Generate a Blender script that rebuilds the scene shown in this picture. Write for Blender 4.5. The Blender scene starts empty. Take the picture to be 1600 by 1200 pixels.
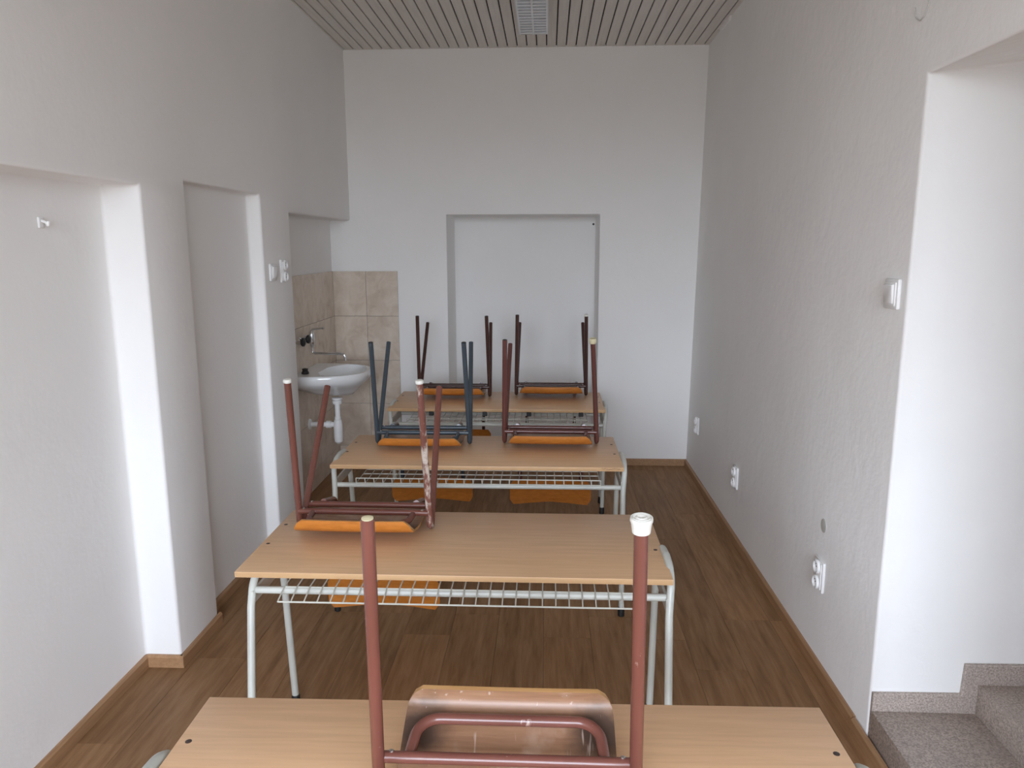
import bpy, bmesh, math, random
from mathutils import Vector, Matrix
random.seed(7)
S = bpy.context.scene
COL = S.collection
PI = math.pi

# ------------------------------------------------------------------ camera
YAW, PITCH, ROLL, CAMZ, FPX = 0.04738, 0.18256, -0.00224, 1.57597, 1176.1
fw = Vector((-math.sin(YAW)*math.cos(PITCH), math.cos(YAW)*math.cos(PITCH), -math.sin(PITCH)))
r0 = fw.cross(Vector((0, 0, 1))).normalized()
u0 = r0.cross(fw)
rr = math.cos(ROLL)*r0 + math.sin(ROLL)*u0
uu = -math.sin(ROLL)*r0 + math.cos(ROLL)*u0
cam_d = bpy.data.cameras.new('camera')
cam = bpy.data.objects.new('camera', cam_d)
COL.objects.link(cam)
M = Matrix((rr, uu, -fw)).transposed().to_4x4()
M.translation = (0, 0, CAMZ)
cam.matrix_world = M
cam_d.sensor_fit = 'HORIZONTAL'
cam_d.sensor_width = 36.0
cam_d.lens = 36.0*FPX/1600
cam_d.clip_start = 0.02
S.camera = cam

# ------------------------------------------------------------------ view, sky, light
S.view_settings.view_transform = 'Standard'
S.view_settings.look = 'None'
S.view_settings.gamma = 1.0
S.view_settings.use_curve_mapping = False
S.view_settings.exposure = -0.25
S.cycles.max_bounces = 12
S.cycles.diffuse_bounces = 8
S.cycles.glossy_bounces = 4
S.cycles.sample_clamp_indirect = 4.0

# room dimensions (metres)
XL, XR, YB, ZC, YR = -1.3837, 1.0223, 5.3195, 2.8663, -1.90
BH = 0.048
WIN = (-1.28, 0.92, 0.70, 2.60)      # window in the wall behind the camera: x0 x1 z0 z1

w = bpy.data.worlds.new('overcast_sky')
S.world = w
w.use_nodes = True
nt = w.node_tree
nt.nodes.clear()
wo = nt.nodes.new('ShaderNodeOutputWorld')
bg = nt.nodes.new('ShaderNodeBackground')
tc = nt.nodes.new('ShaderNodeTexCoord')
sx = nt.nodes.new('ShaderNodeSeparateXYZ')
mr = nt.nodes.new('ShaderNodeMapRange')
cr = nt.nodes.new('ShaderNodeValToRGB')
mr.inputs['From Min'].default_value = -1
mr.inputs['From Max'].default_value = 1
e = cr.color_ramp.elements
e[0].position = 0.0; e[0].color = (0.095, 0.098, 0.100, 1)
e[1].position = 1.0; e[1].color = (0.96, 1.07, 1.30, 1)
q = e.new(0.485); q.color = (0.14, 0.144, 0.146, 1)
q = e.new(0.515); q.color = (0.63, 0.70, 0.80, 1)
bg.inputs['Strength'].default_value = 32.0
nt.links.new(tc.outputs['Generated'], sx.inputs[0])
nt.links.new(sx.outputs['Z'], mr.inputs['Value'])
nt.links.new(mr.outputs[0], cr.inputs[0])
nt.links.new(cr.outputs[0], bg.inputs['Color'])
nt.links.new(bg.outputs[0], wo.inputs['Surface'])



def sky_portal(loc, rot, sx_, sy_):
    """a portal only guides the sky's light through a window opening; it gives no light of its own"""
    pl = bpy.data.lights.new('sky_portal', 'AREA')
    pl.shape = 'RECTANGLE'
    pl.size = sx_
    pl.size_y = sy_
    pl.cycles.is_portal = True
    po = bpy.data.objects.new('sky_portal', pl)
    COL.objects.link(po)
    po.location = loc
    po.rotation_euler = rot


sky_portal(((WIN[0]+WIN[1])/2, YR-0.20, (WIN[2]+WIN[3])/2), (PI/2, 0, 0), WIN[1]-WIN[0], WIN[3]-WIN[2])


# ------------------------------------------------------------------ helpers
class MB:
    """collects shapes into one mesh"""
    def __init__(s):
        s.v = []; s.f = []; s.m = []

    def add(s, vs, fs, mi=0):
        o = len(s.v)
        s.v += [tuple(p) for p in vs]
        s.f += [tuple(i+o for i in f) for f in fs]
        s.m += [mi]*len(fs)

    def box(s, x0, x1, y0, y1, z0, z1, mi=0):
        vs = [(x, y, z) for z in (z0, z1) for y in (y0, y1) for x in (x0, x1)]
        fs = [(0, 2, 3, 1), (4, 5, 7, 6), (0, 1, 5, 4), (2, 6, 7, 3), (0, 4, 6, 2), (1, 3, 7, 5)]
        s.add(vs, fs, mi)

    def tube(s, pts, r, n=12, mi=0, cap=True, fil=0, fn=5):
        P = [Vector(p) for p in pts]
        if fil:
            P = fillet(P, fil, fn)
        rs = r if isinstance(r, (list, tuple)) else [r]*len(P)
        up = None
        rings = []
        for i, p in enumerate(P):
            if i == 0: d = (P[1]-P[0]).normalized()
            elif i == len(P)-1: d = (P[-1]-P[-2]).normalized()
            else: d = ((P[i+1]-p).normalized()+(p-P[i-1]).normalized()).normalized()
            if up is None:
                a = Vector((0, 0, 1)) if abs(d.z) < 0.9 else Vector((1, 0, 0))
                up = (a - d*a.dot(d)).normalized()
            else:
                up = (up - d*up.dot(d)).normalized()
            sd = d.cross(up)
            rings.append([p + rs[i]*(math.cos(2*PI*k/n)*up + math.sin(2*PI*k/n)*sd) for k in range(n)])
        vs = [q for R_ in rings for q in R_]
        fs = []
        for i in range(len(P)-1):
            for k in range(n):
                k2 = (k+1) % n
                fs.append((i*n+k, i*n+k2, (i+1)*n+k2, (i+1)*n+k))
        if cap:
            fs.append(tuple(reversed(range(n))))
            fs.append(tuple((len(P)-1)*n+k for k in range(n)))
        s.add(vs, fs, mi)

    def lathe(s, prof, o=(0, 0, 0), axis=(0, 0, 1), n=20, mi=0):
        """prof: (radius, height) pairs along axis"""
        a = Vector(axis).normalized()
        t = Vector((1, 0, 0)) if abs(a.x) < 0.9 else Vector((0, 1, 0))
        b = (t - a*t.dot(a)).normalized()
        c = a.cross(b)
        o = Vector(o)
        vs = []; fs = []
        for (r, h) in prof:
            for k in range(n):
                g = 2*PI*k/n
                vs.append(o + a*h + max(r, 1e-4)*(math.cos(g)*b + math.sin(g)*c))
        for i in range(len(prof)-1):
            for k in range(n):
                k2 = (k+1) % n
                fs.append((i*n+k, i*n+k2, (i+1)*n+k2, (i+1)*n+k))
        fs.append(tuple(reversed(range(n))))
        fs.append(tuple((len(prof)-1)*n+k for k in range(n)))
        s.add(vs, fs, mi)

    def prism(s, poly, axis, a, b, mi=0):
        """poly of 2-D points swept along axis ('x','y','z') from a to b"""
        def P3(p, t):
            return {'x': (t, p[0], p[1]), 'y': (p[0], t, p[1]), 'z': (p[0], p[1], t)}[axis]
        n = len(poly)
        vs = [P3(p, a) for p in poly] + [P3(p, b) for p in poly]
        fs = [tuple(reversed(range(n))), tuple(range(n, 2*n))]
        fs += [(i, (i+1) % n, n+(i+1) % n, n+i) for i in range(n)]
        s.add(vs, fs, mi)

    def build(s, name, mats, parent=None, bevel=0, smooth=35, seg=2):
        me = bpy.data.meshes.new(name)
        me.from_pydata(s.v, [], s.f)
        if not isinstance(mats, (list, tuple)): mats = [mats]
        for m in mats: me.materials.append(m)
        me.polygons.foreach_set('material_index', s.m)
        bm = bmesh.new(); bm.from_mesh(me)
        bmesh.ops.recalc_face_normals(bm, faces=bm.faces)
        if bevel:
            es = [g for g in bm.edges if len(g.link_faces) == 2 and g.calc_face_angle(0) > 0.6]
            bmesh.ops.bevel(bm, geom=es, offset=bevel, segments=seg, profile=0.5, affect='EDGES')
        bm.to_mesh(me); bm.free()
        me.polygons.foreach_set('use_smooth', [True]*len(me.polygons))
        me.set_sharp_from_angle(angle=math.radians(smooth))
        o = bpy.data.objects.new(name, me)
        COL.objects.link(o)
        if parent is not None: o.parent = parent
        return o


def fillet(P, r, n=5):
    out = [P[0]]
    for i in range(1, len(P)-1):
        a = (P[i-1]-P[i]); b = (P[i+1]-P[i])
        la, lb = a.length, b.length
        a.normalize(); b.normalize()
        ang = a.angle(b)
        if ang > PI-0.02:
            out.append(P[i]); continue
        d = min(r/math.tan(ang/2), la*0.49, lb*0.49)
        p0 = P[i]+a*d; p1 = P[i]+b*d
        rad = d*math.tan(ang/2)
        c = P[i] + (a+b).normalized()*(rad/math.sin(ang/2))
        v0 = p0-c; v1 = p1-c
        th = v0.angle(v1)
        for k in range(n+1):
            t = k/n
            out.append(c + (math.sin((1-t)*th)*v0 + math.sin(t*th)*v1)/math.sin(th))
    out.append(P[-1])
    return out


def tag(o, label=None, cat=None, group=None, kind=None):
    if label: o['label'] = label
    if cat: o['category'] = cat
    if group: o['group'] = group
    if kind: o['kind'] = kind
    return o


def empty(name, loc, rot=(0, 0, 0)):
    o = bpy.data.objects.new(name, None)
    o.empty_display_size = 0.05
    COL.objects.link(o)
    o.location = loc
    o.rotation_euler = rot
    return o


def copy_tree(o, parent=None):
    c = o.copy(); COL.objects.link(c)
    if parent is not None: c.parent = parent
    for ch in list(o.children): copy_tree(ch, c)
    return c


# ------------------------------------------------------------------ materials
def mat(name, base=(0.8, 0.8, 0.8), rough=0.5, metal=0.0, spec=0.5):
    m = bpy.data.materials.new(name)
    m.use_nodes = True
    b = m.node_tree.nodes['Principled BSDF']
    b.inputs['Base Color'].default_value = (*base, 1)
    b.inputs['Roughness'].default_value = rough
    b.inputs['Metallic'].default_value = metal
    b.inputs['Specular IOR Level'].default_value = spec
    return m, m.node_tree, b


def N(t, kind, **kw):
    n = t.nodes.new(kind)
    for k, v in kw.items():
        if k in n.inputs: n.inputs[k].default_value = v
        else: setattr(n, k, v)
    return n


def coords(t, scale=(1, 1, 1), what='Object', rnd=0):
    c = N(t, 'ShaderNodeTexCoord')
    m = N(t, 'ShaderNodeMapping')
    m.inputs['Scale'].default_value = scale
    t.links.new(c.outputs[what], m.inputs['Vector'])
    if rnd:
        oi = N(t, 'ShaderNodeObjectInfo')
        mu = N(t, 'ShaderNodeMath', operation='MULTIPLY')
        mu.inputs[1].default_value = rnd
        t.links.new(oi.outputs['Random'], mu.inputs[0])
        t.links.new(mu.outputs[0], m.inputs['Location'])
    return m.outputs[0]


def noise(t, vec, scale, detail=4, rough=0.55, dist=0.0):
    n = N(t, 'ShaderNodeTexNoise')
    n.inputs['Scale'].default_value = scale
    n.inputs['Detail'].default_value = detail
    n.inputs['Roughness'].default_value = rough
    n.inputs['Distortion'].default_value = dist
    t.links.new(vec, n.inputs['Vector'])
    return n.outputs['Fac']


def ramp(t, fac, stops):
    r = N(t, 'ShaderNodeValToRGB')
    el = r.color_ramp.elements
    while len(el) < len(stops): el.new(0.5)
    for x, (p, c) in zip(el, stops):
        x.position = p; x.color = (*c, 1)
    t.links.new(fac, r.inputs[0])
    return r.outputs[0]


def mixc(t, fac, a, b):
    m = N(t, 'ShaderNodeMix', data_type='RGBA')
    if isinstance(fac, float): m.inputs[0].default_value = fac
    else: t.links.new(fac, m.inputs[0])
    for i, c in ((6, a), (7, b)):
        if isinstance(c, tuple): m.inputs[i].default_value = (*c, 1)
        else: t.links.new(c, m.inputs[i])
    return m.outputs[2]


def bump(t, b, h, strength, dist=0.01):
    n = N(t, 'ShaderNodeBump')
    n.inputs['Strength'].default_value = strength
    n.inputs['Distance'].default_value = dist
    t.links.new(h, n.inputs['Height'])
    t.links.new(n.outputs[0], b.inputs['Normal'])


def plaster(name, c0, c1, bs):
    m, t, b = mat(name, rough=0.92, spec=0.15)
    v = coords(t)
    a = noise(t, v, 1.6, 3)
    t.links.new(ramp(t, a, [(0.3, c0), (0.7, c1)]), b.inputs['Base Color'])
    f1 = noise(t, v, 22, 5, 0.6)
    f2 = noise(t, v, 5, 4, 0.55, 0.4)
    mx = N(t, 'ShaderNodeMath', operation='MULTIPLY_ADD')
    t.links.new(f2, mx.inputs[0]); mx.inputs[1].default_value = 2.0
    t.links.new(f1, mx.inputs[2])
    bump(t, b, mx.outputs[0], bs, 0.012)
    return m


M_PL = plaster('white_plaster', (0.85, 0.845, 0.83), (0.88, 0.875, 0.86), 0.10)
M_PLR = plaster('rough_white_plaster', (0.84, 0.835, 0.82), (0.88, 0.875, 0.86), 0.20)


def wood(name, stops, grain_axis, fine=60, rough=0.45, spec=0.4, rnd=0, wear=None, stretch=0.06):
    m, t, b = mat(name, rough=rough, spec=spec)
    sc = [1, 1, 1]; sc['xyz'.index(grain_axis)] = stretch
    v = coords(t, tuple(sc), rnd=rnd)
    g = noise(t, v, fine, 6, 0.65, 0.3)
    c = ramp(t, g, stops)
    if rnd:
        oi = N(t, 'ShaderNodeObjectInfo')
        hsv = N(t, 'ShaderNodeHueSaturation')
        mr_ = N(t, 'ShaderNodeMapRange')
        mr_.inputs['To Min'].default_value = 0.9; mr_.inputs['To Max'].default_value = 1.1
        t.links.new(oi.outputs['Random'], mr_.inputs['Value'])
        t.links.new(mr_.outputs[0], hsv.inputs['Value'])
        t.links.new(c, hsv.inputs['Color'])
        c = hsv.outputs[0]
    if wear:
        wv = coords(t, rnd=3.0)
        wn = noise(t, wv, wear[0], 4, 0.6)
        c = mixc(t, ramp(t, wn, [(wear[1], (0, 0, 0)), (wear[2], (1, 1, 1))]), c, wear[3])
    t.links.new(c, b.inputs['Base Color'])
    bump(t, b, g, 0.06, 0.002)
    return m


M_DESK = wood('beech_laminate', [(0.25, (0.59, 0.365, 0.200)), (0.55, (0.68, 0.432, 0.244)), (0.8, (0.73, 0.48, 0.285))], 'x', 60, 0.38, 0.45, rnd=5.0)
M_EDGE = wood('beech_edge_band', [(0.3, (0.50, 0.31, 0.155)), (0.7, (0.58, 0.37, 0.19))], 'x', 50, 0.45, 0.4)
M_FLOOR = wood('brown_floor_laminate', [(0.24, (0.165, 0.083, 0.035)), (0.5, (0.265, 0.145, 0.068)), (0.76, (0.36, 0.215, 0.112))], 'y', 34, 0.50, 0.14, rnd=9.0, stretch=0.09)
M_BASE = wood('oak_skirting', [(0.3, (0.30, 0.165, 0.082)), (0.7, (0.42, 0.25, 0.13))], 'y', 60, 0.45, 0.4)
M_SEATF = wood('orange_varnished_plywood', [(0.3, (0.38, 0.125, 0.018)), (0.7, (0.52, 0.19, 0.032))], 'x', 70, 0.36, 0.4, rnd=3.0, stretch=0.3)
M_PLYE = wood('plywood_edge', [(0.3, (0.36, 0.19, 0.07)), (0.7, (0.50, 0.29, 0.12))], 'x', 80, 0.5, 0.3)
M_SEATB = wood('worn_plywood_underside', [(0.3, (0.23, 0.115, 0.06)), (0.7, (0.36, 0.20, 0.115))], 'x', 70, 0.38, 0.5, rnd=3.0, wear=(9, 0.54, 0.70, (0.42, 0.27, 0.19)))


def seat_under():
    """underside of a seat: dark grime patches at the front corners, pale scuffs in the middle"""
    m = M_SEATB.copy(); m.name = 'grimy_plywood_underside'
    t = m.node_tree; b = t.nodes['Principled BSDF']
    old = b.inputs['Base Color'].links[0].from_socket
    c = N(t, 'ShaderNodeTexCoord')
    sp = N(t, 'ShaderNodeSeparateXYZ')
    t.links.new(c.outputs['Object'], sp.inputs[0])
    ab = N(t, 'ShaderNodeMath', operation='ABSOLUTE'); t.links.new(sp.outputs['X'], ab.inputs[0])
    cm = N(t, 'ShaderNodeCombineXYZ'); t.links.new(ab.outputs[0], cm.inputs[0]); t.links.new(sp.outputs['Y'], cm.inputs[1])
    ds = N(t, 'ShaderNodeVectorMath', operation='DISTANCE'); ds.inputs[1].default_value = (0.168, -0.112, 0)
    t.links.new(cm.outputs[0], ds.inputs[0])
    n = noise(t, c.outputs['Object'], 25, 4)
    ad = N(t, 'ShaderNodeMath', operation='MULTIPLY_ADD'); ad.inputs[1].default_value = 0.05
    t.links.new(n, ad.inputs[0]); t.links.new(ds.outputs['Value'], ad.inputs[2])
    f = ramp(t, ad.outputs[0], [(0.050, (0.95, 0.95, 0.95)), (0.098, (0, 0, 0))])
    c2 = mixc(t, f, old, (0.06, 0.035, 0.025))
    # chalky scratches
    v = coords(t, (1, 1, 1))
    mp = N(t, 'ShaderNodeMapping'); mp.inputs['Rotation'].default_value = (0, 0, 0.9); mp.inputs['Scale'].default_value = (1, 0.12, 1)
    t.links.new(v, mp.inputs['Vector'])
    sn = noise(t, mp.outputs[0], 90, 2)
    c3 = mixc(t, ramp(t, sn, [(0.67, (0, 0, 0)), (0.74, (0.5, 0.5, 0.5))]), c2, (0.62, 0.50, 0.42))
    t.links.new(c3, b.inputs['Base Color'])
    return m


M_SEATU = seat_under()


def paint(name, c, chip, th=(0.66, 0.72), rough=0.32, sc=28):
    m, t, b = mat(name, rough=rough, spec=0.5)
    v = coords(t, (1, 1, 0.45), rnd=4.0)
    n = noise(t, v, sc, 5, 0.65)
    n2 = noise(t, v, 6, 3)
    base = ramp(t, n2, [(0.3, tuple(x*0.85 for x in c)), (0.7, tuple(x*1.12 for x in c))])
    col = mixc(t, ramp(t, n, [(th[0], (0, 0, 0)), (th[1], (1, 1, 1))]), base, chip)
    t.links.new(col, b.inputs['Base Color'])
    return m


M_RED = paint('reddish_brown_paint', (0.150, 0.052, 0.037), (0.42, 0.31, 0.26), (0.67, 0.74), 0.26)
M_REDW = paint('flaking_reddish_brown_paint', (0.160, 0.058, 0.042), (0.50, 0.43, 0.37), (0.46, 0.54), 0.35, 20)
M_DKBR = paint('dark_brown_paint', (0.065, 0.028, 0.022), (0.25, 0.17, 0.14), (0.70, 0.76), 0.24)
M_MAR = paint('maroon_brown_paint', (0.115, 0.040, 0.033), (0.30, 0.19, 0.16), (0.70, 0.76), 0.22)
M_BLUE = paint('slate_blue_paint', (0.050, 0.066, 0.080), (0.30, 0.28, 0.26), (0.68, 0.74), 0.24)
M_STEEL = paint('pale_grey_enamel', (0.58, 0.60, 0.55), (0.42, 0.42, 0.38), (0.72, 0.78), 0.35)
M_WIRE = paint('pale_grey_wire', (0.62, 0.63, 0.56), (0.40, 0.38, 0.33), (0.72, 0.78), 0.4)
M_CHROME = mat('chrome', (0.72, 0.73, 0.75), 0.12, 1.0)[0]
M_ZINC = mat('bright_rivet', (0.70, 0.69, 0.68), 0.25, 1.0)[0]
M_BLACK = mat('black_rubber', (0.012, 0.012, 0.012), 0.5)[0]
M_SCREW = mat('dark_screw_cap', (0.05, 0.032, 0.028), 0.5)[0]
M_WHITE = mat('white_plastic', (0.80, 0.80, 0.79), 0.35)[0]
M_WHITE2 = mat('white_rocker_plastic', (0.86, 0.86, 0.85), 0.3)[0]
M_DARK = mat('dark_hole', (0.02, 0.02, 0.02), 0.6)[0]
M_PLUG = mat('yellowed_plug', (0.62, 0.56, 0.36), 0.6)[0]
M_CAP = mat('white_rubber_cap', (0.70, 0.69, 0.63), 0.6)[0]
M_CERAM = mat('white_ceramic', (0.76, 0.77, 0.77), 0.1)[0]
M_PVC = mat('white_pipe_plastic', (0.82, 0.82, 0.81), 0.3)[0]
M_GROUT = mat('grey_grout', (0.20, 0.18, 0.165), 0.9)[0]
M_GAP = mat('dark_board_gap', (0.035, 0.030, 0.027), 0.9)[0]
M_PATCH = mat('filler_plaster', (0.55, 0.545, 0.51), 0.95, 0, 0.1)[0]
M_INK = mat('brown_ink', (0.10, 0.025, 0.02), 0.7)[0]
M_UNDER = mat('dark_underlay', (0.02, 0.014, 0.01), 0.9)[0]

M_CEIL, t, b = mat('grey_ceiling_panel', (0.38, 0.345, 0.315), 0.55, 0, 0.3)
v = coords(t, (1, 0.05, 1), rnd=6.0)
g = noise(t, v, 60, 4)
t.links.new(ramp(t, g, [(0.3, (0.66, 0.625, 0.585)), (0.7, (0.74, 0.71, 0.67))]), b.inputs['Base Color'])

M_TILE, t, b = mat('beige_marbled_tile', (0.5, 0.42, 0.36), 0.25, 0, 0.45)
v = coords(t, rnd=7.0)
g = noise(t, v, 9, 6, 0.62, 0.8)
t.links.new(ramp(t, g, [(0.30, (0.52, 0.425, 0.335)), (0.5, (0.62, 0.53, 0.435)), (0.72, (0.70, 0.62, 0.53))]), b.inputs['Base Color'])

M_TERR, t, b = mat('grey_terrazzo', (0.3, 0.27, 0.25), 0.55, 0, 0.35)
v = coords(t)
g = noise(t, v, 190, 2, 0.6)
g2 = noise(t, v, 12, 3)
c_ = ramp(t, g, [(0.35, (0.27, 0.225, 0.195)), (0.5, (0.42, 0.355, 0.31)), (0.68, (0.58, 0.50, 0.44))])
t.links.new(mixc(t, ramp(t, g2, [(0.4, (0, 0, 0)), (0.7, (0.35, 0.35, 0.35))]), c_, (0.33, 0.285, 0.26)), b.inputs['Base Color'])

M_GLASS, t, b = mat('window_glass', (1, 1, 1), 0.05)
tr = N(t, 'ShaderNodeBsdfTransparent')
gl = N(t, 'ShaderNodeBsdfGlossy'); gl.inputs['Roughness'].default_value = 0.02
ms = N(t, 'ShaderNodeMixShader'); ms.inputs[0].default_value = 0.07
t.links.new(tr.outputs[0], ms.inputs[1]); t.links.new(gl.outputs[0], ms.inputs[2])
t.links.new(ms.outputs[0], t.nodes['Material Output'].inputs['Surface'])

M_LOUV = mat('satin_aluminium_louver', (0.82, 0.86, 0.90), 0.38, 0.25)[0]
M_LHOUS = mat('white_lamp_housing', (0.72, 0.73, 0.73), 0.45)[0]
M_LGLOW = mat('white_fluorescent_tube', (0.85, 0.86, 0.86), 0.3)[0]


# ------------------------------------------------------------------ room shell
def height_wall(name, ys, zs, depth, P, m, bevel=0.012, jitter=0.0):
    """a plastered wall with recesses: cells between the ys and zs, each set back by depth(i, j);
    P(a, z, d) gives the point on the wall. One closed skin of front faces and reveals."""
    bm = bmesh.new()
    V = {}

    def vert(p):
        k = tuple(round(x, 4) for x in p)
        if k not in V: V[k] = bm.verts.new(p)
        return V[k]

    def quad(*ps):
        vs = [vert(p) for p in ps]
        if len(set(vs)) == 4:
            try: bm.faces.new(vs)
            except ValueError: pass
    ny, nz = len(ys)-1, len(zs)-1
    D = [[depth(i, j) for j in range(nz)] for i in range(ny)]
    for i in range(ny):
        for j in range(nz):
            d = D[i][j]
            if d is None: continue
            quad(P(ys[i], zs[j], d), P(ys[i+1], zs[j], d), P(ys[i+1], zs[j+1], d), P(ys[i], zs[j+1], d))
    for i in range(ny-1):
        for j in range(nz):
            a, b_ = D[i][j], D[i+1][j]
            if a is not None and b_ is not None and a != b_:
                quad(P(ys[i+1], zs[j], a), P(ys[i+1], zs[j], b_), P(ys[i+1], zs[j+1], b_), P(ys[i+1], zs[j+1], a))
    for i in range(ny):
        for j in range(nz-1):
            a, b_ = D[i][j], D[i][j+1]
            if a is not None and b_ is not None and a != b_:
                quad(P(ys[i], zs[j+1], a), P(ys[i+1], zs[j+1], a), P(ys[i+1], zs[j+1], b_), P(ys[i], zs[j+1], b_))
    bmesh.ops.recalc_face_normals(bm, faces=bm.faces)
    es = [g for g in bm.edges if len(g.link_faces) == 2 and g.calc_face_angle(0) > 0.6]
    if bevel: bmesh.ops.bevel(bm, geom=es, offset=bevel, segments=3, profile=0.5, affect='EDGES')
    me = bpy.data.meshes.new(name)
    bm.to_mesh(me); bm.free()
    me.materials.append(m)
    me.polygons.foreach_set('use_smooth', [True]*len(me.polygons))
    me.set_sharp_from_angle(angle=math.radians(40))
    o = bpy.data.objects.new(name, me); COL.objects.link(o)
    o['kind'] = 'structure'
    return o


# --- floor of laminate planks
mb = MB(); mb.box(XL-0.45, XR+0.0, YR-0.3, YB+0.6, -0.06, -0.010)
floor = tag(mb.build('floor', M_UNDER), 'dark brown wood-look laminate floor', kind='structure')
PW, PLN = 0.192, 1.285
plank_mesh = {}
ix = 0
x = XL-0.16
while x < XR:
    x1 = min(x+PW, XR+0.0)
    y = YR-0.1-random.choice((0.1, 0.43, 0.86, 0.64, 0.25))*1.2
    while y < YB+0.5:
        ya, yb = max(y, YR-0.1), min(y+PLN, YB+0.5)
        if yb-ya > 0.05:
            kx = (round(x1-x, 3), round(yb-ya, 3))
            if kx not in plank_mesh:
                mb = MB(); mb.box(0.0004, x1-x-0.0004, 0.0004, yb-ya-0.0004, -0.010, 0.0)
                o = mb.build('plank', M_FLOOR, floor, bevel=0.0006, seg=1)
                plank_mesh[kx] = o.data
            else:
                o = bpy.data.objects.new('plank', plank_mesh[kx]); COL.objects.link(o); o.parent = floor
            o.location = (x, ya, 0)
        y += PLN
    x += PW

# --- ceiling of narrow boards
mb = MB(); mb.box(XL-0.1, XR+0.1, YR-0.1, YB+0.05, ZC+0.012, ZC+0.08)
ceil = tag(mb.build('ceiling', M_GAP), 'ceiling of narrow grey-brown boards with dark gaps', kind='structure')
PB = 0.06455
bmesh_board = MB(); bmesh_board.box(0.0038, PB-0.0038, YR-0.08, YB+0.03, 0, 0.011)
first = None
xb = -1.3085-PB
k = 0
while xb < XR+0.03:
    if first is None:
        o = bmesh_board.build('ceiling_board', M_CEIL, ceil, bevel=0.0015, seg=1); first = o
    else:
        o = bpy.data.objects.new('ceiling_board', first.data); COL.objects.link(o); o.parent = ceil
    o.location = (xb, 0, ZC + 0.0005*random.random())
    xb += PB
mb = MB(); mb.box(0, 0.0315, YR-0.08, YB+0.03, 0, 0.011)
o = mb.build('ceiling_board', M_CEIL, ceil); o.location = (XL-0.022, 0, ZC)

# --- left wall with two shallow niches and the basin recess
Y_A, Y_B, Y_C, Y_E = 2.5655, 2.8932, 3.6548, 4.0637
Z_N1, Z_N2, Z_S = 1.7803, 1.8176, 1.7458
XREC = -1.527


def PL(y, z, d):
    # the outer edge of the shallow niche is slightly wavy, as hand plastered
    return (XL-d, y, z)


ysL = [YR-0.1, 0.75, Y_A, Y_B, Y_C, Y_E, YB+0.02]
zsL = [-0.05, Z_S, Z_N1, Z_N2, ZC+0.05]
D1, D2, D3 = 0.136, 0.068, XL-XREC


def depL(i, j):
    if i == 1 and j < 2: return D1
    if i == 3 and j < 3: return D2
    if i == 5 and j < 1: return D3
    return 0.0


wall_left = tag(height_wall('wall_left', ysL, zsL, depL, PL, M_PL), 'long white plaster wall with shallow niches', kind='structure')


# --- right wall (leans out very slightly towards the far top corner) with a doorway
def xr(y, z):
    t_ = min(max((y-2.2)/(YB-2.2), 0), 1)
    return XR + t_*(-0.013 + 0.040*z/ZC)


def zc_r(y):
    return ZC


Y_D0, Y_D1, Z_D = 1.15, 2.204, 2.030


def PR(y, z, d):
    # doorway passage: its soffit rises a little inwards
    if d > 0.5 and z > 1.9: z = z+0.16
    return (xr(y, z)+d, y, z)


ysR = [YR-0.1, Y_D0, Y_D1, 3.2, 4.2, YB+0.02]
zsR = [-0.05, Z_D, ZC+0.05]
wall_right = tag(height_wall('wall_right', ysR, zsR, lambda i, j: 1.25 if (i == 1 and j == 0) else 0.0, PR, M_PLR, 0.010),
                 'long white rough plaster wall with a stair doorway', kind='structure')

# --- back wall with a tall blind doorway
NX0, NX1, NZ = -0.706, 0.356, 1.7835


def PBk(x, z, d):
    zz = z + (0.030 if z > 2.5 and x > 0 else 0)
    return (x, YB+d, z)


wall_back = tag(height_wall('wall_back', [XREC-0.05, NX0, NX1, XR+0.08], [-0.05, NZ, ZC+0.05],
                            lambda i, j: 0.45 if (i == 1 and j == 0) else 0.0, PBk, M_PL, 0.006), 'white end wall with a blind doorway niche', kind='structure')

# --- wall behind the camera, with the window that lights the room
mb = MB()
x0, x1, z0, z1 = WIN
mb.box(XL-0.25, x0, YR-0.25, YR, -0.05, ZC+0.05); mb.box(x1, XR+0.1, YR-0.25, YR, -0.05, ZC+0.05)
mb.box(x0, x1, YR-0.25, YR, -0.05, z0); mb.box(x0, x1, YR-0.25, YR, z1, ZC+0.05)
tag(mb.build('wall_rear', M_PL), 'white wall with the window, behind the camera', kind='structure')


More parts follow.
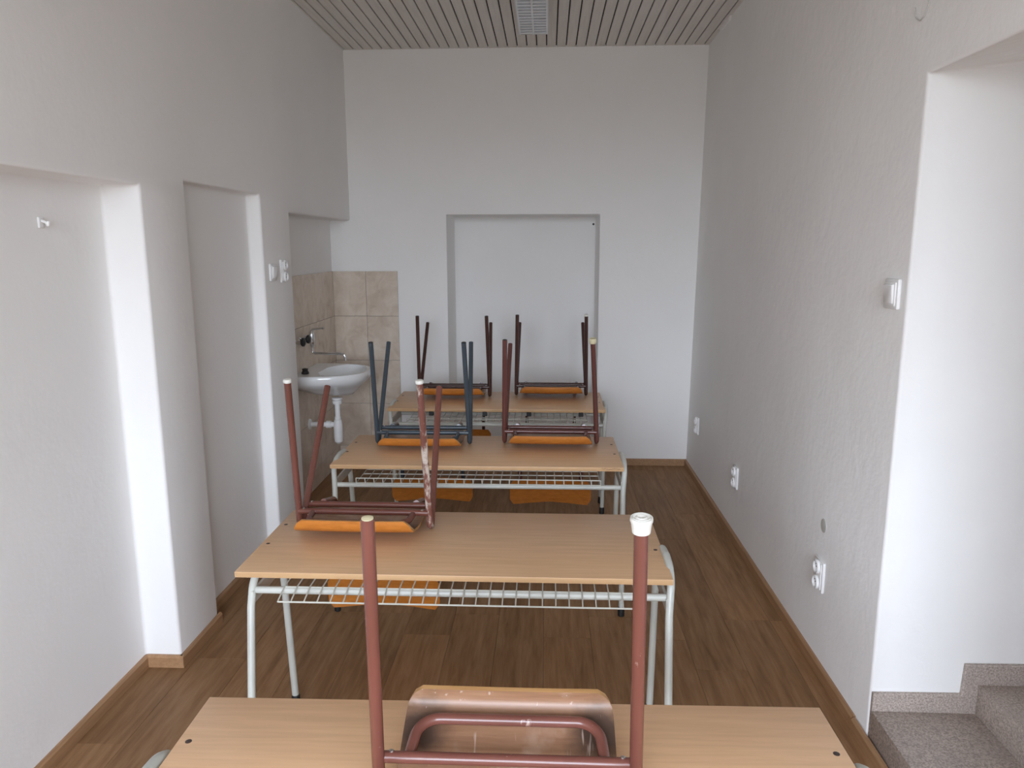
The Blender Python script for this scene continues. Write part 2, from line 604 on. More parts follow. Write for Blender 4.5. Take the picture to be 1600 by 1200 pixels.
def window(name, a0, a1, z0, z1, P, label):
    """P(a, d, z): a along the wall, d outwards from its inner face"""
    def bx(mb, u0, u1, d0, d1, w0, w1):
        p, q_ = P(u0, d0, w0), P(u1, d1, w1)
        mb.box(min(p[0], q_[0]), max(p[0], q_[0]), min(p[1], q_[1]), max(p[1], q_[1]), w0, w1)
    mb = MB()
    c = (a0+a1)/2
    for u0, u1 in ((a0, a0+0.06), (a1-0.06, a1), (c-0.04, c+0.04)): bx(mb, u0, u1, 0.10, 0.16, z0, z1)
    bx(mb, a0, a1, 0.10, 0.16, z0, z0+0.06); bx(mb, a0, a1, 0.10, 0.16, z1-0.06, z1)
    wf = tag(mb.build(name, M_WHITE), label, kind='structure')
    mb = MB(); bx(mb, a0-0.02, a1+0.02, -0.02, 0.0, z0-0.03, z0); mb.build('window_sill', M_WHITE, wf, bevel=0.004)
    mb = MB()
    for u0, u1, w0, w1 in ((a0-0.03, a0, z0-0.03, z1+0.03), (a1, a1+0.03, z0-0.03, z1+0.03), (a0, a1, z1, z1+0.03), (a0, a1, z0-0.03, z0)):
        bx(mb, u0, u1, 0.001, 0.20, w0, w1)
    mb.build('window_reveal', M_PL, wf)
    for u0, u1 in ((a0+0.06, c-0.04), (c+0.04, a1-0.06)):
        mb = MB(); bx(mb, u0, u1, 0.125, 0.131, z0+0.06, z1-0.06)
        mb.build('pane', M_GLASS, wf)


window('window_1', *WIN, lambda a, d, z: (a, YR-d, z), 'white two-pane window behind the camera')

# --- skirting boards
BT = 0.014


def skirting(name, runs, label):
    """runs: straight pieces (x0,y0)->(x1,y1) along the wall face, the board standing on the left-hand side"""
    root = None
    for (a, b_, n) in runs:
        A, B_, n = Vector((*a, 0)), Vector((*b_, 0)), Vector((*n, 0))
        mb = MB()
        poly = [(0, 0), (BT, 0), (BT, BH-0.008), (BT-0.006, BH), (0, BH)]
        vs = [A + n*p + Vector((0, 0, h)) for p, h in poly] + [B_ + n*p + Vector((0, 0, h)) for p, h in poly]
        k_ = len(poly)
        fs = [tuple(range(k_)), tuple(range(k_, 2*k_))] + [(i, (i+1) % k_, k_+(i+1) % k_, k_+i) for i in range(k_)]
        mb.add(vs, fs)
        o = mb.build(name if root is None else 'board', M_BASE, root)
        if root is None: root = tag(o, label, kind='structure')
    return root


X1, X2 = XL-D1, XL-D2
skirting('baseboard_left', [((X1, 0.75), (X1, Y_A), (1, 0)), ((X1, Y_A), (XL+BT-0.001, Y_A), (0, -1)), ((XL, Y_A-BT+0.0012), (XL, Y_B+0.01), (1, 0)),
                            ((X2, Y_B), (X2, Y_C), (1, 0)), ((X2, Y_C), (XL+BT-0.001, Y_C), (0, -1)), ((XL, Y_C-BT+0.0012), (XL, Y_E), (1, 0)),
                            ((XL, YR), (XL, 0.75), (1, 0))], 'oak-coloured skirting along the left wall')
skirting('baseboard_right', [((xr(YB, 0), YB), (xr(2.2, 0), 2.29), (-1, 0)), ((XR-0.004, 2.283), (XR-0.004, Y_D0), (-1, 0)), ((XR, Y_D0), (XR, YR), (-1, 0))],
         'oak-coloured skirting along the right wall')
skirting('baseboard_back', [((NX1, YB), (xr(YB, 0), YB), (0, -1)), ((-1.055, YB), (NX0, YB), (0, -1)), ((NX0, YB+0.45), (NX1, YB+0.45), (0, -1))],
         'oak-coloured skirting along the end wall')

# --- splashback tiles, each its own piece
TJ = 0.0022
TH = 0.3175
zt = [1.397-TH*i for i in range(5)]+[0.0]
tile_cache = {}


def tile(parent, kind, a0, a1, z0, z1):
    """kind 'b': on the end wall, a = x; 'l': on the recess wall, a = y"""
    mb = MB()
    w_, h_ = a1-a0, z1-z0
    if kind == 'b': mb.box(TJ/2, w_-TJ/2, -0.008, 0.0, TJ/2, h_-TJ/2)
    else: mb.box(0.0, 0.008, TJ/2, w_-TJ/2, TJ/2, h_-TJ/2)
    key = (kind, round(w_, 3), round(h_, 3))
    if key in tile_cache:
        o = bpy.data.objects.new('tile', tile_cache[key]); COL.objects.link(o); o.parent = parent
    else:
        o = mb.build('tile', M_TILE, parent, bevel=0.0012, seg=1); tile_cache[key] = o.data
    o.location = (a0, YB+0.0005-random.random()*0.0008, z0) if kind == 'b' else (XREC-0.0005+random.random()*0.0008, a0, z0)


for r_ in range(5):
    for a0, a1 in ((XREC+0.006, -1.286), (-1.286, -1.0585)):
        tile(wall_back, 'b', a0, a1, zt[r_+1], zt[r_])
    a = YB-0.009
    while a > Y_E+0.02:
        a0 = max(a-0.2265, Y_E+0.012)
        tile(wall_left, 'l', a0, a, zt[r_+1], zt[r_])
        a = a0
mb = MB(); mb.box(XREC-0.002, -1.0595, YB-0.0055, YB+0.004, 0, 1.396)
o = mb.build('grout', M_GROUT, wall_back)
mb = MB(); mb.box(XREC-0.004, XREC+0.0055, Y_E+0.013, YB-0.002, 0, 1.396)
o = mb.build('grout', M_GROUT, wall_left)

# --- old filler disc, hanging plaster crack, thread and patches on the right wall
mb = MB(); mb.lathe([(0.026, 0), (0.026, 0.0015), (0.023, 0.002)], (xr(2.68, 0.55)+0.0005, 2.684, 0.556), (-1, 0, 0), 20)
mb.build('filler_disc', M_PATCH, wall_right)
mb = MB(); mb.lathe([(0.008, 0), (0.007, 0.004), (0.002, 0.005)], (0.338, YB+0.449, 1.728), (0, -1, 0), 10)
mb.build('nail', M_DARK, wall_back)
mb = MB()
mb.prism([(YB-0.62, ZC-0.02), (YB-0.40, ZC-0.018), (YB-0.36, ZC+0.004), (YB-0.65, ZC+0.004)], 'x', xr(5, ZC)-0.014, xr(5, ZC)+0.02)
mb.build('filler_patch', M_PL, wall_right)

# --- doorway stairs of terrazzo
st = tag(empty('stone_stairs', (XR, 1.7, 0)), 'speckled grey-brown terrazzo stairs rising through the doorway at the right', 'stairs')
ST = [(XR+0.002, 1.352, 0.134), (1.352, 1.69, 0.232), (1.69, 2.25, 0.33)]
for i, (a, b_, z_) in enumerate(ST):
    mb = MB(); mb.box(a-XR+(0.0 if i == 0 else -0.012), b_-XR, Y_D0-1.7+0.012, Y_D1-1.7-0.013, 0.0, z_)
    mb.build('step', M_TERR, st, bevel=0.004)
mb = MB()
sk = [(0.004, 0.02), (0.004, 0.193), (0.272, 0.196), (0.276, 0.297), (0.60, 0.300), (0.604, 0.395), (1.2, 0.395), (1.2, 0.02)]
mb.prism(sk, 'y', Y_D1-1.7-0.014, Y_D1-1.7+0.001)
mb.build('stair_skirting', M_TERR, st, bevel=0.002, seg=1)


# ------------------------------------------------------------------ school desks
ZD, TT, RT = 0.6187, 0.018, 0.0118


def make_desk(x, y, ang, label, dl, dr, depth=0.536, width=1.30, basket='rim', foot=(-0.150, 0.275), clips=False, top_rot=0):
    """local frame: origin on the floor below the front left corner of the tabletop; x along it, y to the back.
    dl, dr: centre line of each side frame measured from the left tabletop edge."""
    root = tag(empty('school_desk', (x, y, 0), (0, 0, ang)), label, 'desk', 'double school desks')
    # tabletop
    mb = MB()
    mb.box(0, width, 0, depth, ZD-TT, ZD)
    for i, (f) in enumerate(mb.f):
        mb.m[i] = 0 if i in (0, 1) else 1
    me = mb.build('tabletop', [M_DESK, M_EDGE], root, bevel=0.0016, seg=2)
    for (xs, side) in ((dl, -1), (dr, 1)):
        inn = 0.038 if side < 0 else -0.014
        xa = xs+side*0.010                       # the bow swells outwards past the tabletop edge
        under = side < 0 and xs > 0.02           # this bow stays under the overhanging tabletop
        zr = ZD-TT-RT-0.001 if under else ZD-0.002
        if under: xa = xs
        fa = Vector((xs+inn, foot[0], 0.02)); fb = Vector((xs+inn*0.7, foot[1], 0.02))
        mid = Vector((xa, 0.165, zr+(0 if under else 0.006)))
        pts = [fa, Vector((xs+inn*0.10, foot[0]*0.08+0.022, 0.50)), Vector((xs+(xa-xs)*0.75, 0.045, zr-0.022)), Vector((xa, 0.10, zr)), mid]
        pts2 = [fb, Vector((xs, 0.300, 0.47)), Vector((xs+(xa-xs)*0.8, 0.296, zr-0.03)), Vector((xa, 0.245, zr-0.002)), mid]
        mb = MB(); mb.tube(pts, RT, 12, fil=0.10, fn=6); mb.build('leg', M_STEEL, root)
        mb = MB(); mb.tube(pts2, RT, 12, fil=0.10, fn=6); mb.build('leg', M_STEEL, root)
        for f_ in (fa, fb):
            mb = MB(); mb.lathe([(0.012, -0.02), (0.0145, -0.017), (0.0145, 0.016), (0.0128, 0.02)], f_, (0, 0, 1), 14)
            mb.build('foot_cap', M_BLACK, root)
        # flat tie plate between front and rear leg
        mb = MB(); mb.box(xs-0.004-side*0.006, xs+0.004-side*0.006, 0.02, 0.305, ZD-0.112, ZD-0.072)
        mb.build('side_tie', M_STEEL, root)
    zb = ZD-0.075 if basket == 'front' else ZD-0.100
    yb_ = 0.040 if basket == 'front' else 0.028
    mb = MB(); mb.tube([(dl, yb_, zb), (dr, yb_, zb)], RT*0.95, 12); mb.build('crossbar', M_STEEL, root)
    mb = MB(); mb.tube([(dl, 0.315, zb), (dr, 0.315, zb)], RT*0.95, 12); mb.build('crossbar', M_STEEL, root)
    # wire basket
    mb = MB()
    bx0, bx1 = dl+0.10, dr-0.10
    n = 27
    wr = 0.0022
    if basket == 'front':
        prof = [(-0.026, ZD-0.080), (yb_, zb+0.0135), (0.30, zb+0.02)]
    else:
        prof = [(0.012, zb+0.036), (0.014, zb+0.0125), (0.30, zb+0.0135), (0.325, zb+0.06)]
    for i in range(n+1):
        xw = bx0+(bx1-bx0)*i/n
        mb.tube([(xw, a, z_) for a, z_ in prof], wr, 6)
    if basket == 'front':
        lines = [(prof[0][0], prof[0][1]), (0.04, zb+0.0105), (0.105, zb+0.012), (0.19, zb+0.014), (0.30, zb+0.017)]
    else:
        lines = [prof[0], (0.012, zb+0.0135), (0.09, zb+0.0105), (0.16, zb+0.0105), (0.23, zb+0.0105), (0.30, zb+0.011), prof[3]]
    for a, z_ in lines:
        mb.tube([(bx0, a, z_), (bx1, a, z_)], wr*1.25, 6)
    mb.build('wire_basket', M_WIRE, root)
    # screw heads
    for sx_ in (0.022, width-0.022):
        for sy_ in (depth-0.318, depth-0.148):
            mb = MB(); mb.lathe([(0.0065, 0), (0.0065, 0.0008), (0.004, 0.0016)], (sx_, sy_, ZD-0.0003), (0, 0, 1), 10)
            mb.build('screw', M_SCREW, root)
    if clips:
        for cx in (0.265, 0.585, 0.848, 1.155):
            mb = MB(); mb.box(cx-0.014, cx+0.014, -0.003, 0.020, ZD-TT-0.024, ZD-TT+0.002)
            mb.build('clip', M_BLACK, root, bevel=0.002, seg=1)
    return root


make_desk(-0.7154-0.0014, 0.9066+0.096, 0.0147, 'beech school desk nearest the camera, its front cut off by the picture', -0.006, 1.306, 0.44)
make_desk(-0.9293, 2.0661, 0.0, 'beech school desk second from the camera, one brown chair upturned on its left', 0.036, 1.294, 0.536, basket='front')
D3 = make_desk(-0.9616, 3.1784, 0.005, 'third beech school desk from the front, carrying the blue-framed chair', 0.012, 1.300, 0.536)
make_desk(-0.9543, 4.3534, 0.0, 'farthest beech school desk, before the blind doorway, black clips under its edge', 0.015, 1.298, 0.536, foot=(-0.06, 0.13), clips=True)

# scribble on the third desk's edge
mb = MB()
for i in range(13):
    xs = 1.205+i*0.0062
    a = Vector((xs, -0.0006, ZD-0.013+0.006*random.random()))
    mb.tube([a, a+Vector((0.004*(random.random()-0.2), 0, 0.005)), a+Vector((0.005, 0, 0.001+0.004*random.random()))], 0.0007, 5)
o = mb.build('ink_scribble', M_INK, D3)


# ------------------------------------------------------------------ upturned chairs
def make_chair(label, paint_m, loc, yaw, tilt, caps, group, seat_m=None, worn=None, bent=None):
    """built upside down: origin where the bent side frames touch the desk, +y to the chair's back, +z to the leg tips"""
    root = tag(empty('school_chair', loc, (-tilt, 0, yaw)), label, 'chair', group)
    H, SF, SR, WF, WR, WB, r = 0.4964, 0.2028, 0.2311, 0.2144, 0.2136, 0.2249, 0.0114
    seat_m = seat_m or M_SEATU
    # four legs: each side is one tube bent to a narrow U below the seat
    for sx_ in (-1, 1):
        for (yt, wt, key) in ((-SF, WF, 'f'), (SR, WR, 'r')):
            tip = Vector((sx_*wt, yt, H))
            if bent: tip.x += bent.get(key+('l' if sx_ < 0 else 'r'), 0)
            d = 1 if yt > 0 else -1
            k1 = Vector((sx_*WB, d*0.024, 0.040))
            mid = Vector((sx_*WB, 0, r))
            arc = [Vector((sx_*WB, d*0.021*math.sin(a), r+0.021*(1-math.cos(a)))) for a in (1.25, 0.8, 0.4)]
            mb = MB(); mb.tube([tip, k1]+arc+[mid], r, 14)
            side = ('l' if sx_ < 0 else 'r')
            c = caps.get(key+side)
            mm = worn[1] if (worn and worn[0] == key+side) else paint_m
            lg = mb.build('leg', mm, root)
            ax = (tip-k1).normalized()
            if c == 'cap':
                mb = MB(); mb.lathe([(0.0122, -0.022), (0.0145, -0.02), (0.0150, 0.002), (0.0125, 0.006), (0.004, 0.007)], tip, ax, 16)
                o = mb.build('leg_cap', M_CAP, lg); o['label'] = 'white leg cap'
            elif c == 'tape':
                mb = MB(); mb.lathe([(0.0125, -0.017), (0.0146, -0.016), (0.0152, -0.010), (0.0165, 0.000), (0.0182, 0.004), (0.0176, 0.009), (0.0160, 0.0095), (0.0150, 0.0078), (0.0135, 0.010), (0.0100, 0.0085), (0.0070, 0.0105), (0.003, 0.0085)], tip, ax, 18)
                o = mb.build('leg_cap', M_CAP, lg); o['label'] = 'thick cap wound in white tape'
            elif c == 'button':
                mb = MB(); mb.lathe([(0.0118, -0.007), (0.0135, -0.005), (0.0135, 0.002), (0.0115, 0.005), (0.004, 0.006)], tip, ax, 16)
                o = mb.build('leg_cap', M_CAP, lg); o['label'] = 'low white leg cap'
            elif c == 'yellow':
                mb = MB(); mb.lathe([(0.0125, -0.016), (0.0165, -0.012), (0.0180, 0.004), (0.0150, 0.010), (0.004, 0.009)], tip, ax, 16)
                o = mb.build('leg_cap', M_PLUG, lg); o['label'] = 'flared yellowed leg cap'
            elif c == 'plug':
                mb = MB(); mb.lathe([(0.0095, -0.01), (0.0098, 0.0012), (0.004, 0.0025)], tip, ax, 14)
                o = mb.build('leg_plug', M_PLUG, lg); o['label'] = 'pale plug in the open leg end'
            else:
                mb = MB(); mb.lathe([(0.0085, -0.01), (0.0088, 0.0006)], tip, ax, 14)
                mb.build('leg_plug', M_DARK if c is None else M_ZINC, lg)
    # crossbars
    for (yy, zz) in ((-0.040, 0.060), (0.048, 0.074)):
        mb = MB(); mb.tube([(-WB+0.003, yy, zz), (WB-0.003, yy, zz)], r*0.93, 14)
        mb.build('crossbar', paint_m, root)
        for sx_ in (-1, 1):
            mb = MB(); mb.lathe([(0.0045, -0.001), (0.0045, 0.0015), (0.001, 0.003)], (sx_*(WB-0.022), yy-0.0065, zz+0.0085), (0, -0.6, 0.8), 8)
            mb.build('weld', M_ZINC, root)
    # bent support bow under the seat
    pts = [(-0.172, -0.046, 0.055), (-0.166, -0.126, 0.034), (0.166, -0.126, 0.034), (0.172, -0.046, 0.055)]
    mb = MB(); mb.tube(pts, r*0.92, 14, fil=0.066, fn=9)
    mb.build('seat_bow', paint_m, root)
    for sx_ in (-1, 1):
        mb = MB(); mb.lathe([(0.0055, 0), (0.0055, 0.0015), (0.0035, 0.0035), (0.001, 0.004)], (sx_*0.171, -0.062, 0.0555), (0, -0.2, 1), 12)
        mb.build('rivet', M_ZINC, root)
    # moulded plywood seat: sitting face down, front lip curling up
    prof = [(-0.184, 0.047), (-0.1815, 0.036), (-0.176, 0.024), (-0.166, 0.0145), (-0.150, 0.0085), (-0.12, 0.006), (-0.07, 0.007), (-0.02, 0.0125), (0.03, 0.0235), (0.075, 0.036), (0.115, 0.0505), (0.132, 0.0575)]
    th = 0.0095
    sm = [(prof[0], 0)]
    n = len(prof)
    nx = 15
    top = []; bot = []
    for i, (py, pz) in enumerate(prof):
        a = prof[max(i-1, 0)]; c = prof[min(i+1, n-1)]
        tv = Vector((c[0]-a[0], c[1]-a[1])).normalized()
        nv = Vector((-tv.y, tv.x))           # towards the underside
        # rounded outline
        half = 0.196
        if i == 0: half = 0.166
        elif i == 1: half = 0.181
        elif i == 2: half = 0.189
        elif i == 3: half = 0.194
        elif i == n-1: half = 0.172
        elif i == n-2: half = 0.188
        rt, rb = [], []
        for k_ in range(nx):
            xx = half*(2*k_/(nx-1)-1)
            sag = 0.006*(xx/0.196)**2 if i > 4 else 0.002*(xx/0.196)**2
            rt.append((xx, py, pz+sag)); rb.append((xx, py+nv.x*th, pz+nv.y*th+sag))
        top.append(rt); bot.append(rb)
    vs = [q_ for rw in top for q_ in rw] + [q_ for rw in bot for q_ in rw]
    o_ = n*nx
    fs = []; mi = []
    for i in range(n-1):
        for k_ in range(nx-1):
            a = i*nx+k_
            fs.append((a, a+nx, a+nx+1, a+1)); mi.append(0)
            fs.append((o_+a, o_+a+1, o_+a+nx+1, o_+a+nx)); mi.append(1)
    for k_ in range(nx-1):
        fs.append((k_, k_+1, o_+k_+1, o_+k_)); mi.append(2)
        a = (n-1)*nx+k_
        fs.append((a+1, a, o_+a, o_+a+1)); mi.append(2)
    for i in range(n-1):
        a = i*nx
        fs.append((a, o_+a, o_+a+nx, a+nx)); mi.append(2)
        a = i*nx+nx-1
        fs.append((a, a+nx, o_+a+nx, o_+a)); mi.append(2)
    mb = MB(); mb.v = vs; mb.f = fs; mb.m = mi
    mb.build('seat', [M_SEATF, seat_m, M_PLYE], root, smooth=50)
    # backrest hanging below, on two bent stiles
    for sx_ in (-1, 1):
        mb = MB()
        mb.tube([(sx_*0.165, 0.050, 0.082), (sx_*0.165, 0.185, 0.078), (sx_*0.165, 0.255, 0.0), (sx_*0.160, 0.362, -0.345)], r*0.93, 12, fil=0.05, fn=6)
        mb.build('back_stile', paint_m, root)
    nx = 17; nz = 6
    vs = []; fs = []
    for layer in (0, 1):
        for j in range(nz):
            tz = j/(nz-1)
            zz = -0.225-0.130*tz
            yy0 = 0.312+0.043*tz
            for k_ in range(nx):
                uu_ = 2*k_/(nx-1)-1
                hw = 0.215-(0.018 if j in (0, nz-1) else 0.0)
                cut = 0.010*max(0, 1-abs(uu_)*1.15)**1.0 if j == nz-1 else 0
                vs.append((uu_*hw, yy0-0.034*uu_*uu_+layer*0.009, zz+cut))
    o_ = nx*nz
    for j in range(nz-1):
        for k_ in range(nx-1):
            a = j*nx+k_
            fs.append((a, a+1, a+nx+1, a+nx)); fs.append((o_+a, o_+a+nx, o_+a+nx+1, o_+a+1))
    for k_ in range(nx-1):
        fs.append((k_, o_+k_, o_+k_+1, k_+1)); a = (nz-1)*nx+k_; fs.append((a, a+1, o_+a+1, o_+a))
    for j in range(nz-1):
        a = j*nx; fs.append((a, a+nx, o_+a+nx, o_+a)); a = j*nx+nx-1; fs.append((a, o_+a, o_+a+nx, a+nx))
    mb = MB(); mb.add(vs, fs)
    mb.build('backrest', M_SEATF, root, smooth=50)
    return root


G = 'chairs upturned on the desks'
make_chair('large reddish-brown chair upturned on the nearest desk, white tape on one leg', M_RED, (-0.067, 1.165, ZD), PI, 0.48,
           {'fr': 'plug', 'fl': 'tape'}, G)
make_chair('lone reddish-brown chair upturned on the left of the second desk, flaking leg', M_RED, (-0.621, 2.434, ZD), -0.006, 0.227,
           {'fl': 'button', 'fr': 'button', 'rr': 'plug'}, G, worn=('fr', M_REDW))
make_chair('slate-blue framed chair upturned on the third desk', M_BLUE, (-0.601, 3.553, ZD), 0.022, 0.125, {}, G)
make_chair('maroon-brown chair upturned beside the blue one, a yellowed cap on one leg', M_MAR, (0.018, 3.584, ZD), -0.008, 0.173,
           {'fr': 'yellow'}, G, bent={'fr': -0.022, 'rr': 0.004})
make_chair('dark brown chair upturned on the left half of the farthest desk', M_DKBR, (-0.592, 4.727, ZD), 0.011, 0.199, {}, G)
make_chair('dark brown chair upturned on the right half of the farthest desk', M_DKBR, (0.026, 4.784, ZD), 0.002, 0.215,
           {'fr': 'button'}, G)

# ------------------------------------------------------------------ washbasin in the recess
YS, ZS = 4.60, 0.808
bs = tag(empty('washbasin', (XREC+0.009, YS, ZS)), 'white ceramic washbasin hung in the tiled recess', 'sink')


def dshape(hw, dp, n=28, x_off=0.0, pw=2.6):
    """half rounded outline: flat side on the wall (x=0), bulging to +x"""
    out = []
    for i in range(n+1):
        a = -PI/2+PI*i/n
        c, s_ = math.cos(a), math.sin(a)
        out.append((x_off+dp*abs(c)**(2/pw), hw*math.copysign(abs(s_)**(2/pw), s_)))
    return out


def basin():
    mb = MB()
    # outer shell from the bottom up, over the rim and down into the bowl
    rings = [(0.07, 0.30, -0.150, 0.14), (0.115, 0.325, -0.128, 0.06), (0.19, 0.355, -0.092, 0.0), (0.250, 0.388, -0.066, 0.0), (0.272, 0.405, -0.040, 0.0), (0.276, 0.410, -0.010, 0), (0.270, 0.405, 0.0, 0), (0.255, 0.392, 0.001, 0.0)]
    n = 28
    vs = []
    for hw, dp, z_, xo in rings:
        vs += [(x_, y_, z_) for x_, y_ in dshape(hw, dp-xo, n, xo)]
    inner = [(0.232, 0.140, -0.002, 0.240), (0.222, 0.132, -0.016, 0.240), (0.18, 0.108, -0.070, 0.238), (0.10, 0.066, -0.105, 0.236), (0.03, 0.028, -0.112, 0.235)]
    m_ = n+1
    nr = len(rings)
    for hw, dp, z_, xo in inner:
        # closed bowl outline, resampled on the same count
        for i in range(m_):
            a = -2.75+5.5*i/n
            vs.append((xo+dp*math.cos(a), hw*math.sin(a), z_))
    fs = []
    tot = nr+len(inner)
    for r_ in range(tot-1):
        for i in range(n):
            a = r_*m_+i
            fs.append((a, a+1, a+m_+1, a+m_))
        # close along the flat side
        a = r_*m_; fs.append((a, a+m_, a+m_+n, a+n))
    fs.append(tuple(reversed(range(m_))))
    fs.append(tuple((tot-1)*m_+i for i in range(m_)))
    mb.add(vs, fs)
    return mb


basin().build('basin', M_CERAM, bs, smooth=45)
mb = MB(); mb.lathe([(0.022, 0), (0.024, 0.004), (0.016, 0.02), (0.019, 0.03), (0.005, 0.034)], (0.05, -0.155, 0.002), (0, 0, 1), 14)
o = mb.build('drain_plug', M_BLACK, bs); o['label'] = 'black rubber drain plug'
mb = MB(); mb.lathe([(0.028, 0), (0.028, 0.004), (0.020, 0.006)], (0.235, 0, -0.1125), (0, 0, 1), 18)
mb.build('drain', M_CHROME, bs)

tp = tag(empty('siphon_trap', (XREC+0.009, YS+0.03, 0.45)), 'white plastic bottle trap and waste pipe under the washbasin', 'pipe')
mb = MB(); tx = 0.185
mb.lathe([(0.033, 0.165), (0.033, 0.176), (0.024, 0.178)], (tx, 0, 0), (0, 0, 1), 18)
mb.lathe([(0.028, 0.135), (0.030, 0.142), (0.030, 0.156), (0.026, 0.16)], (tx, 0, 0), (0, 0, 1), 18)
mb.build('coupling_nut', M_PVC, tp)
mb = MB(); mb.lathe([(0.017, -0.02), (0.017, 0.17)], (tx, 0, 0), (0, 0, 1), 18)
mb.lathe([(0.021, 0.038), (0.021, 0.052)], (tx, 0, 0), (0, 0, 1), 18)
mb.build('tail_pipe', M_PVC, tp)
mb = MB(); mb.lathe([(0.012, -0.125), (0.026, -0.112), (0.029, -0.085), (0.029, 0.0), (0.024, 0.03), (0.018, 0.036)], (tx, 0, 0), (0, 0, 1), 20)
mb.build('bottle', M_PVC, tp)
mb = MB(); mb.tube([(tx, 0, 0.0), (0.0, 0, 0.0)], 0.0165, 14)
mb.lathe([(0.024, 0.045), (0.024, 0.075)], (tx, 0, 0), (-1, 0, 0), 16)
mb.build('waste_pipe', M_PVC, tp)
mb = MB(); mb.lathe([(0.036, 0), (0.034, 0.006), (0.020, 0.012)], (0.0, 0, 0), (1, 0, 0), 18)
mb.build('wall_flange', M_PVC, tp)

fa = tag(empty('wall_faucet', (XREC+0.009, 4.62, 1.0)), 'chrome wall faucet with black knobs and long spout above the washbasin', 'faucet')
for yy in (-0.19, -0.09, 0.02):
    mb = MB(); mb.lathe([(0.024, 0), (0.022, 0.005), (0.010, 0.010), (0.010, 0.04)], (0, yy, 0.0), (1, 0, 0), 16)
    mb.build('wall_flange', M_CHROME, fa)
mb = MB(); mb.tube([(0.030, -0.20, 0.0), (0.030, 0.035, 0.0)], 0.012, 14)
mb.lathe([(0.010, -0.055), (0.014, -0.045), (0.018, -0.02), (0.019, 0.02), (0.016, 0.04), (0.010, 0.052)], (0.038, 0.02, 0.0), (0, 0, 1), 16)
mb.build('mixer_body', M_CHROME, fa)
mb = MB(); mb.tube([(0.038, 0.02, -0.05), (0.038, 0.02, -0.088), (0.055, 0.02, -0.092), (0.205, 0.02, -0.095), (0.245, 0.02, -0.098), (0.247, 0.02, -0.138)], 0.0082, 12, fil=0.020, fn=6)
mb.build('spout', M_CHROME, fa)
for yy, zz in ((-0.19, 0.004), (-0.09, 0.010)):
    mb = MB()
    mb.lathe([(0.008, -0.010), (0.008, 0.004), (0.022, 0.006), (0.027, 0.012), (0.026, 0.022), (0.014, 0.029), (0.004, 0.030)], (0.036, yy, zz), (1, 0, 0), 12)
    o = mb.build('knob', M_BLACK, fa); o['label'] = 'black round valve knob'
mb = MB(); mb.tube([(0.038, 0.02, 0.045), (0.048, 0.02, 0.060), (0.108, 0.02, 0.066)], [0.009, 0.008, 0.005], 10)
mb.lathe([(0.003, -0.008), (0.008, -0.004), (0.009, 0.002), (0.004, 0.009)], (0.112, 0.02, 0.066), (1, 0, 0), 12)
mb.build('lever', M_CHROME, fa)


# ------------------------------------------------------------------ switches and sockets
def plate(name, loc, nx, label, cat, kind, wd=0.082, ht=0.082, group=None):
    """local: x out of the wall, y along it, z up; nx = +1 on the left wall, -1 on the right wall"""
    root = tag(empty(name, loc, (0, 0, 0 if nx > 0 else PI)), label, cat, group)
    mb = MB(); mb.box(-0.001, 0.009, -wd/2, wd/2, -ht/2, ht/2); mb.build('frame', M_WHITE, root, bevel=0.003)
    mb = MB(); mb.box(0.008, 0.013, -wd/2+0.009, wd/2-0.009, -ht/2+0.009, ht/2-0.009); mb.build('cover', M_WHITE, root, bevel=0.0025)
    if kind == 'switch':
        mb = MB(); mb.prism([(0.0125, -0.029), (0.017, -0.027), (0.021, 0.027), (0.0125, 0.029)], 'y', -0.028, 0.028)
        # prism along y takes (x, z) pairs
        mb.build('rocker', M_WHITE2, root, bevel=0.0015, seg=1)
    else:
        for zz in ((-0.030, 0.030) if kind == 'double' else (0,)):
            mb = MB()
            mb.lathe([(0.0265, 0.010), (0.0265, 0.019), (0.0235, 0.022), (0.0205, 0.021), (0.0195, 0.0135), (0.002, 0.0132)], (0, 0, zz), (1, 0, 0), 24)
            so = mb.build('socket_well', M_WHITE2, root)
            mb = MB()
            for yy in (-0.0095, 0.0095): mb.lathe([(0.0026, 0), (0.0026, 0.001)], (0.0135, yy, zz-0.003), (1, 0, 0), 8)
            mb.build('pin_hole', M_DARK, so)
            mb = MB(); mb.tube([(0.012, 0, zz+0.011), (0.021, 0, zz+0.011)], 0.0022, 8); mb.build('earth_pin', M_ZINC, so)
        if kind == 'double':
            pass
    return root


plate('light_switch', (xr(2.29, 1.43)-0.0005, 2.288, 1.432), -1, 'white rocker light switch on the right wall beside the doorway', 'switch', 'switch', 0.088, 0.088)
plate('power_socket', (XR-0.0005, 2.680, 0.368), -1, 'white double socket low on the right wall, nearest the stairs', 'socket', 'double', 0.085, 0.118)
plate('power_socket', (xr(3.93, 0.35)-0.0005, 3.935, 0.349), -1, 'white double socket low on the right wall, midway along it', 'socket', 'double', 0.085, 0.118)
plate('power_socket', (xr(4.98, 0.38)-0.0005, 4.985, 0.381), -1, 'white socket low on the right wall, closest to the end wall', 'socket', 'double', 0.085, 0.118)
plate('light_switch', (XL+0.0005, 3.760, 1.444), 1, 'white light switch on the left wall, beside the pair of sockets', 'switch', 'switch', 0.082, 0.085)
plate('power_socket', (XL+0.0005, 3.915, 1.446), 1, 'white double socket at eye height on the left wall by the recess', 'socket', 'double', 0.085, 0.118)

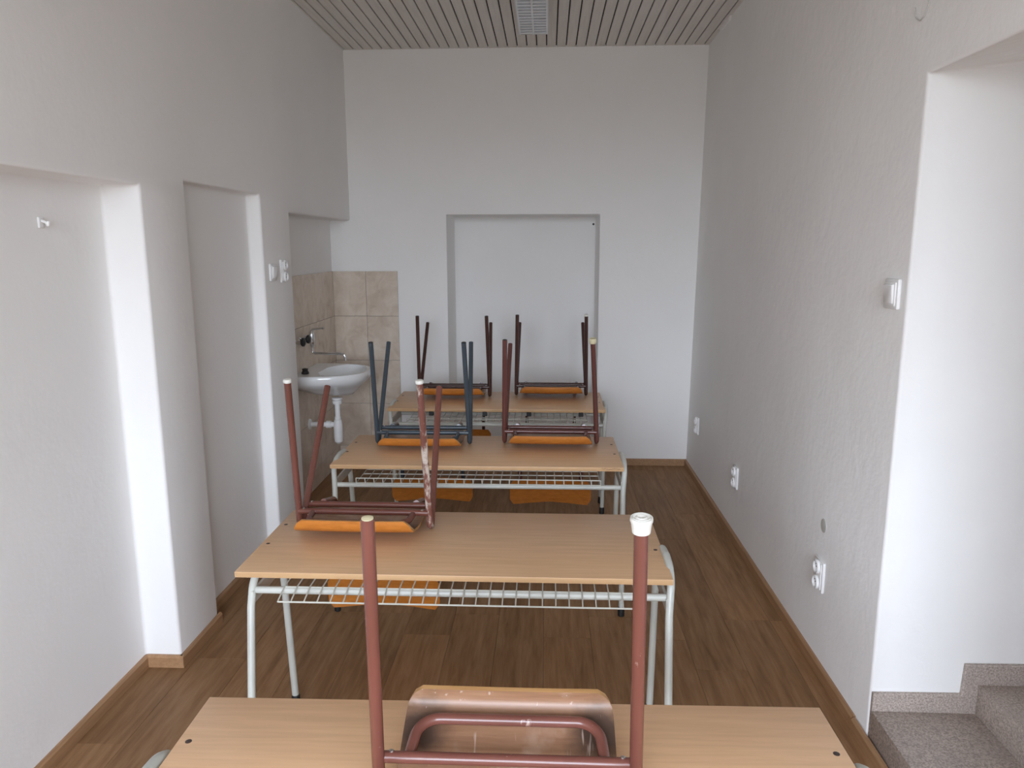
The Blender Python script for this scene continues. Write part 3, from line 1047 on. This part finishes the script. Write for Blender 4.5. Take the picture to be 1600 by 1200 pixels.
# small white hook on the back of the near niche
hk = tag(empty('wall_hook', (X1, 2.235, 1.645)), 'small white hook on the back of the near left niche', 'hook')
mb = MB(); mb.box(-0.002, 0.006, -0.011, 0.011, -0.016, 0.016); mb.build('backplate', M_WHITE, hk, bevel=0.002)
mb = MB(); mb.tube([(0.004, 0, 0.006), (0.020, 0, 0.0), (0.024, 0, -0.012), (0.026, 0, 0.004)], 0.004, 8, fil=0.006); mb.build('peg', M_WHITE2, hk)

# loose loop of thread stuck to the right wall above the doorway
mb = MB(); mb.tube([(XR-0.003, 2.222, 2.30), (XR-0.003, 2.226, 2.215), (XR-0.003, 2.242, 2.188), (XR-0.003, 2.272, 2.180), (XR-0.003, 2.300, 2.198), (XR-0.003, 2.308, 2.225)], 0.0016, 6, fil=0.02)
tag(mb.build('thread', M_PATCH), 'thin pale loop of thread on the right wall above the doorway', 'thread')

# ------------------------------------------------------------------ ceiling lamp
LX0, LX1, LY0, LY1 = -0.182, -0.004, 3.52, 4.772
lz = ZC-0.062
lp = tag(empty('ceiling_lamp', ((LX0+LX1)/2, (LY0+LY1)/2, ZC)), 'white fluorescent louver lamp, switched off, on the board ceiling', 'lamp')
hx, hy = (LX1-LX0)/2, (LY1-LY0)/2
mb = MB()
mb.box(-hx, hx, -hy, hy, -0.012, -0.0005)
mb.box(-hx, -hx+0.004, -hy, hy, -0.062, -0.012); mb.box(hx-0.004, hx, -hy, hy, -0.062, -0.012)
mb.box(-hx, hx, -hy, -hy+0.004, -0.062, -0.012); mb.box(-hx, hx, hy-0.004, hy, -0.062, -0.012)
mb.build('housing', M_LHOUS, lp)
for sx_ in (-0.5, 0.5):
    mb = MB(); mb.tube([(sx_*hx, -hy+0.03, -0.028), (sx_*hx, hy-0.03, -0.028)], 0.008, 10); mb.build('fluorescent_tube', M_LGLOW, lp)
for sx_ in (-1, 0, 1):
    mb = MB(); mb.prism([(sx_*(hx-0.010)-0.005, -0.0625), (sx_*(hx-0.010)+0.005, -0.0625), (sx_*(hx-0.010)+0.0015, -0.02), (sx_*(hx-0.010)-0.0015, -0.02)], 'y', -hy+0.004, hy-0.004)
    mb.build('louver_rail', M_LOUV, lp)
nb = 24
blade = None
for i in range(nb):
    yy = -hy+0.03+(2*hy-0.06)*i/(nb-1)
    if blade is None:
        mb = MB(); mb.prism([(-0.014, -0.0615), (0.014, -0.0615), (0.004, -0.036), (-0.004, -0.036)], 'x', -hx+0.005, hx-0.005)
        blade = mb.build('louver_blade', M_LOUV, lp); o = blade
    else:
        o = bpy.data.objects.new('louver_blade', blade.data); COL.objects.link(o); o.parent = lp
    o.location = (0, yy, 0)
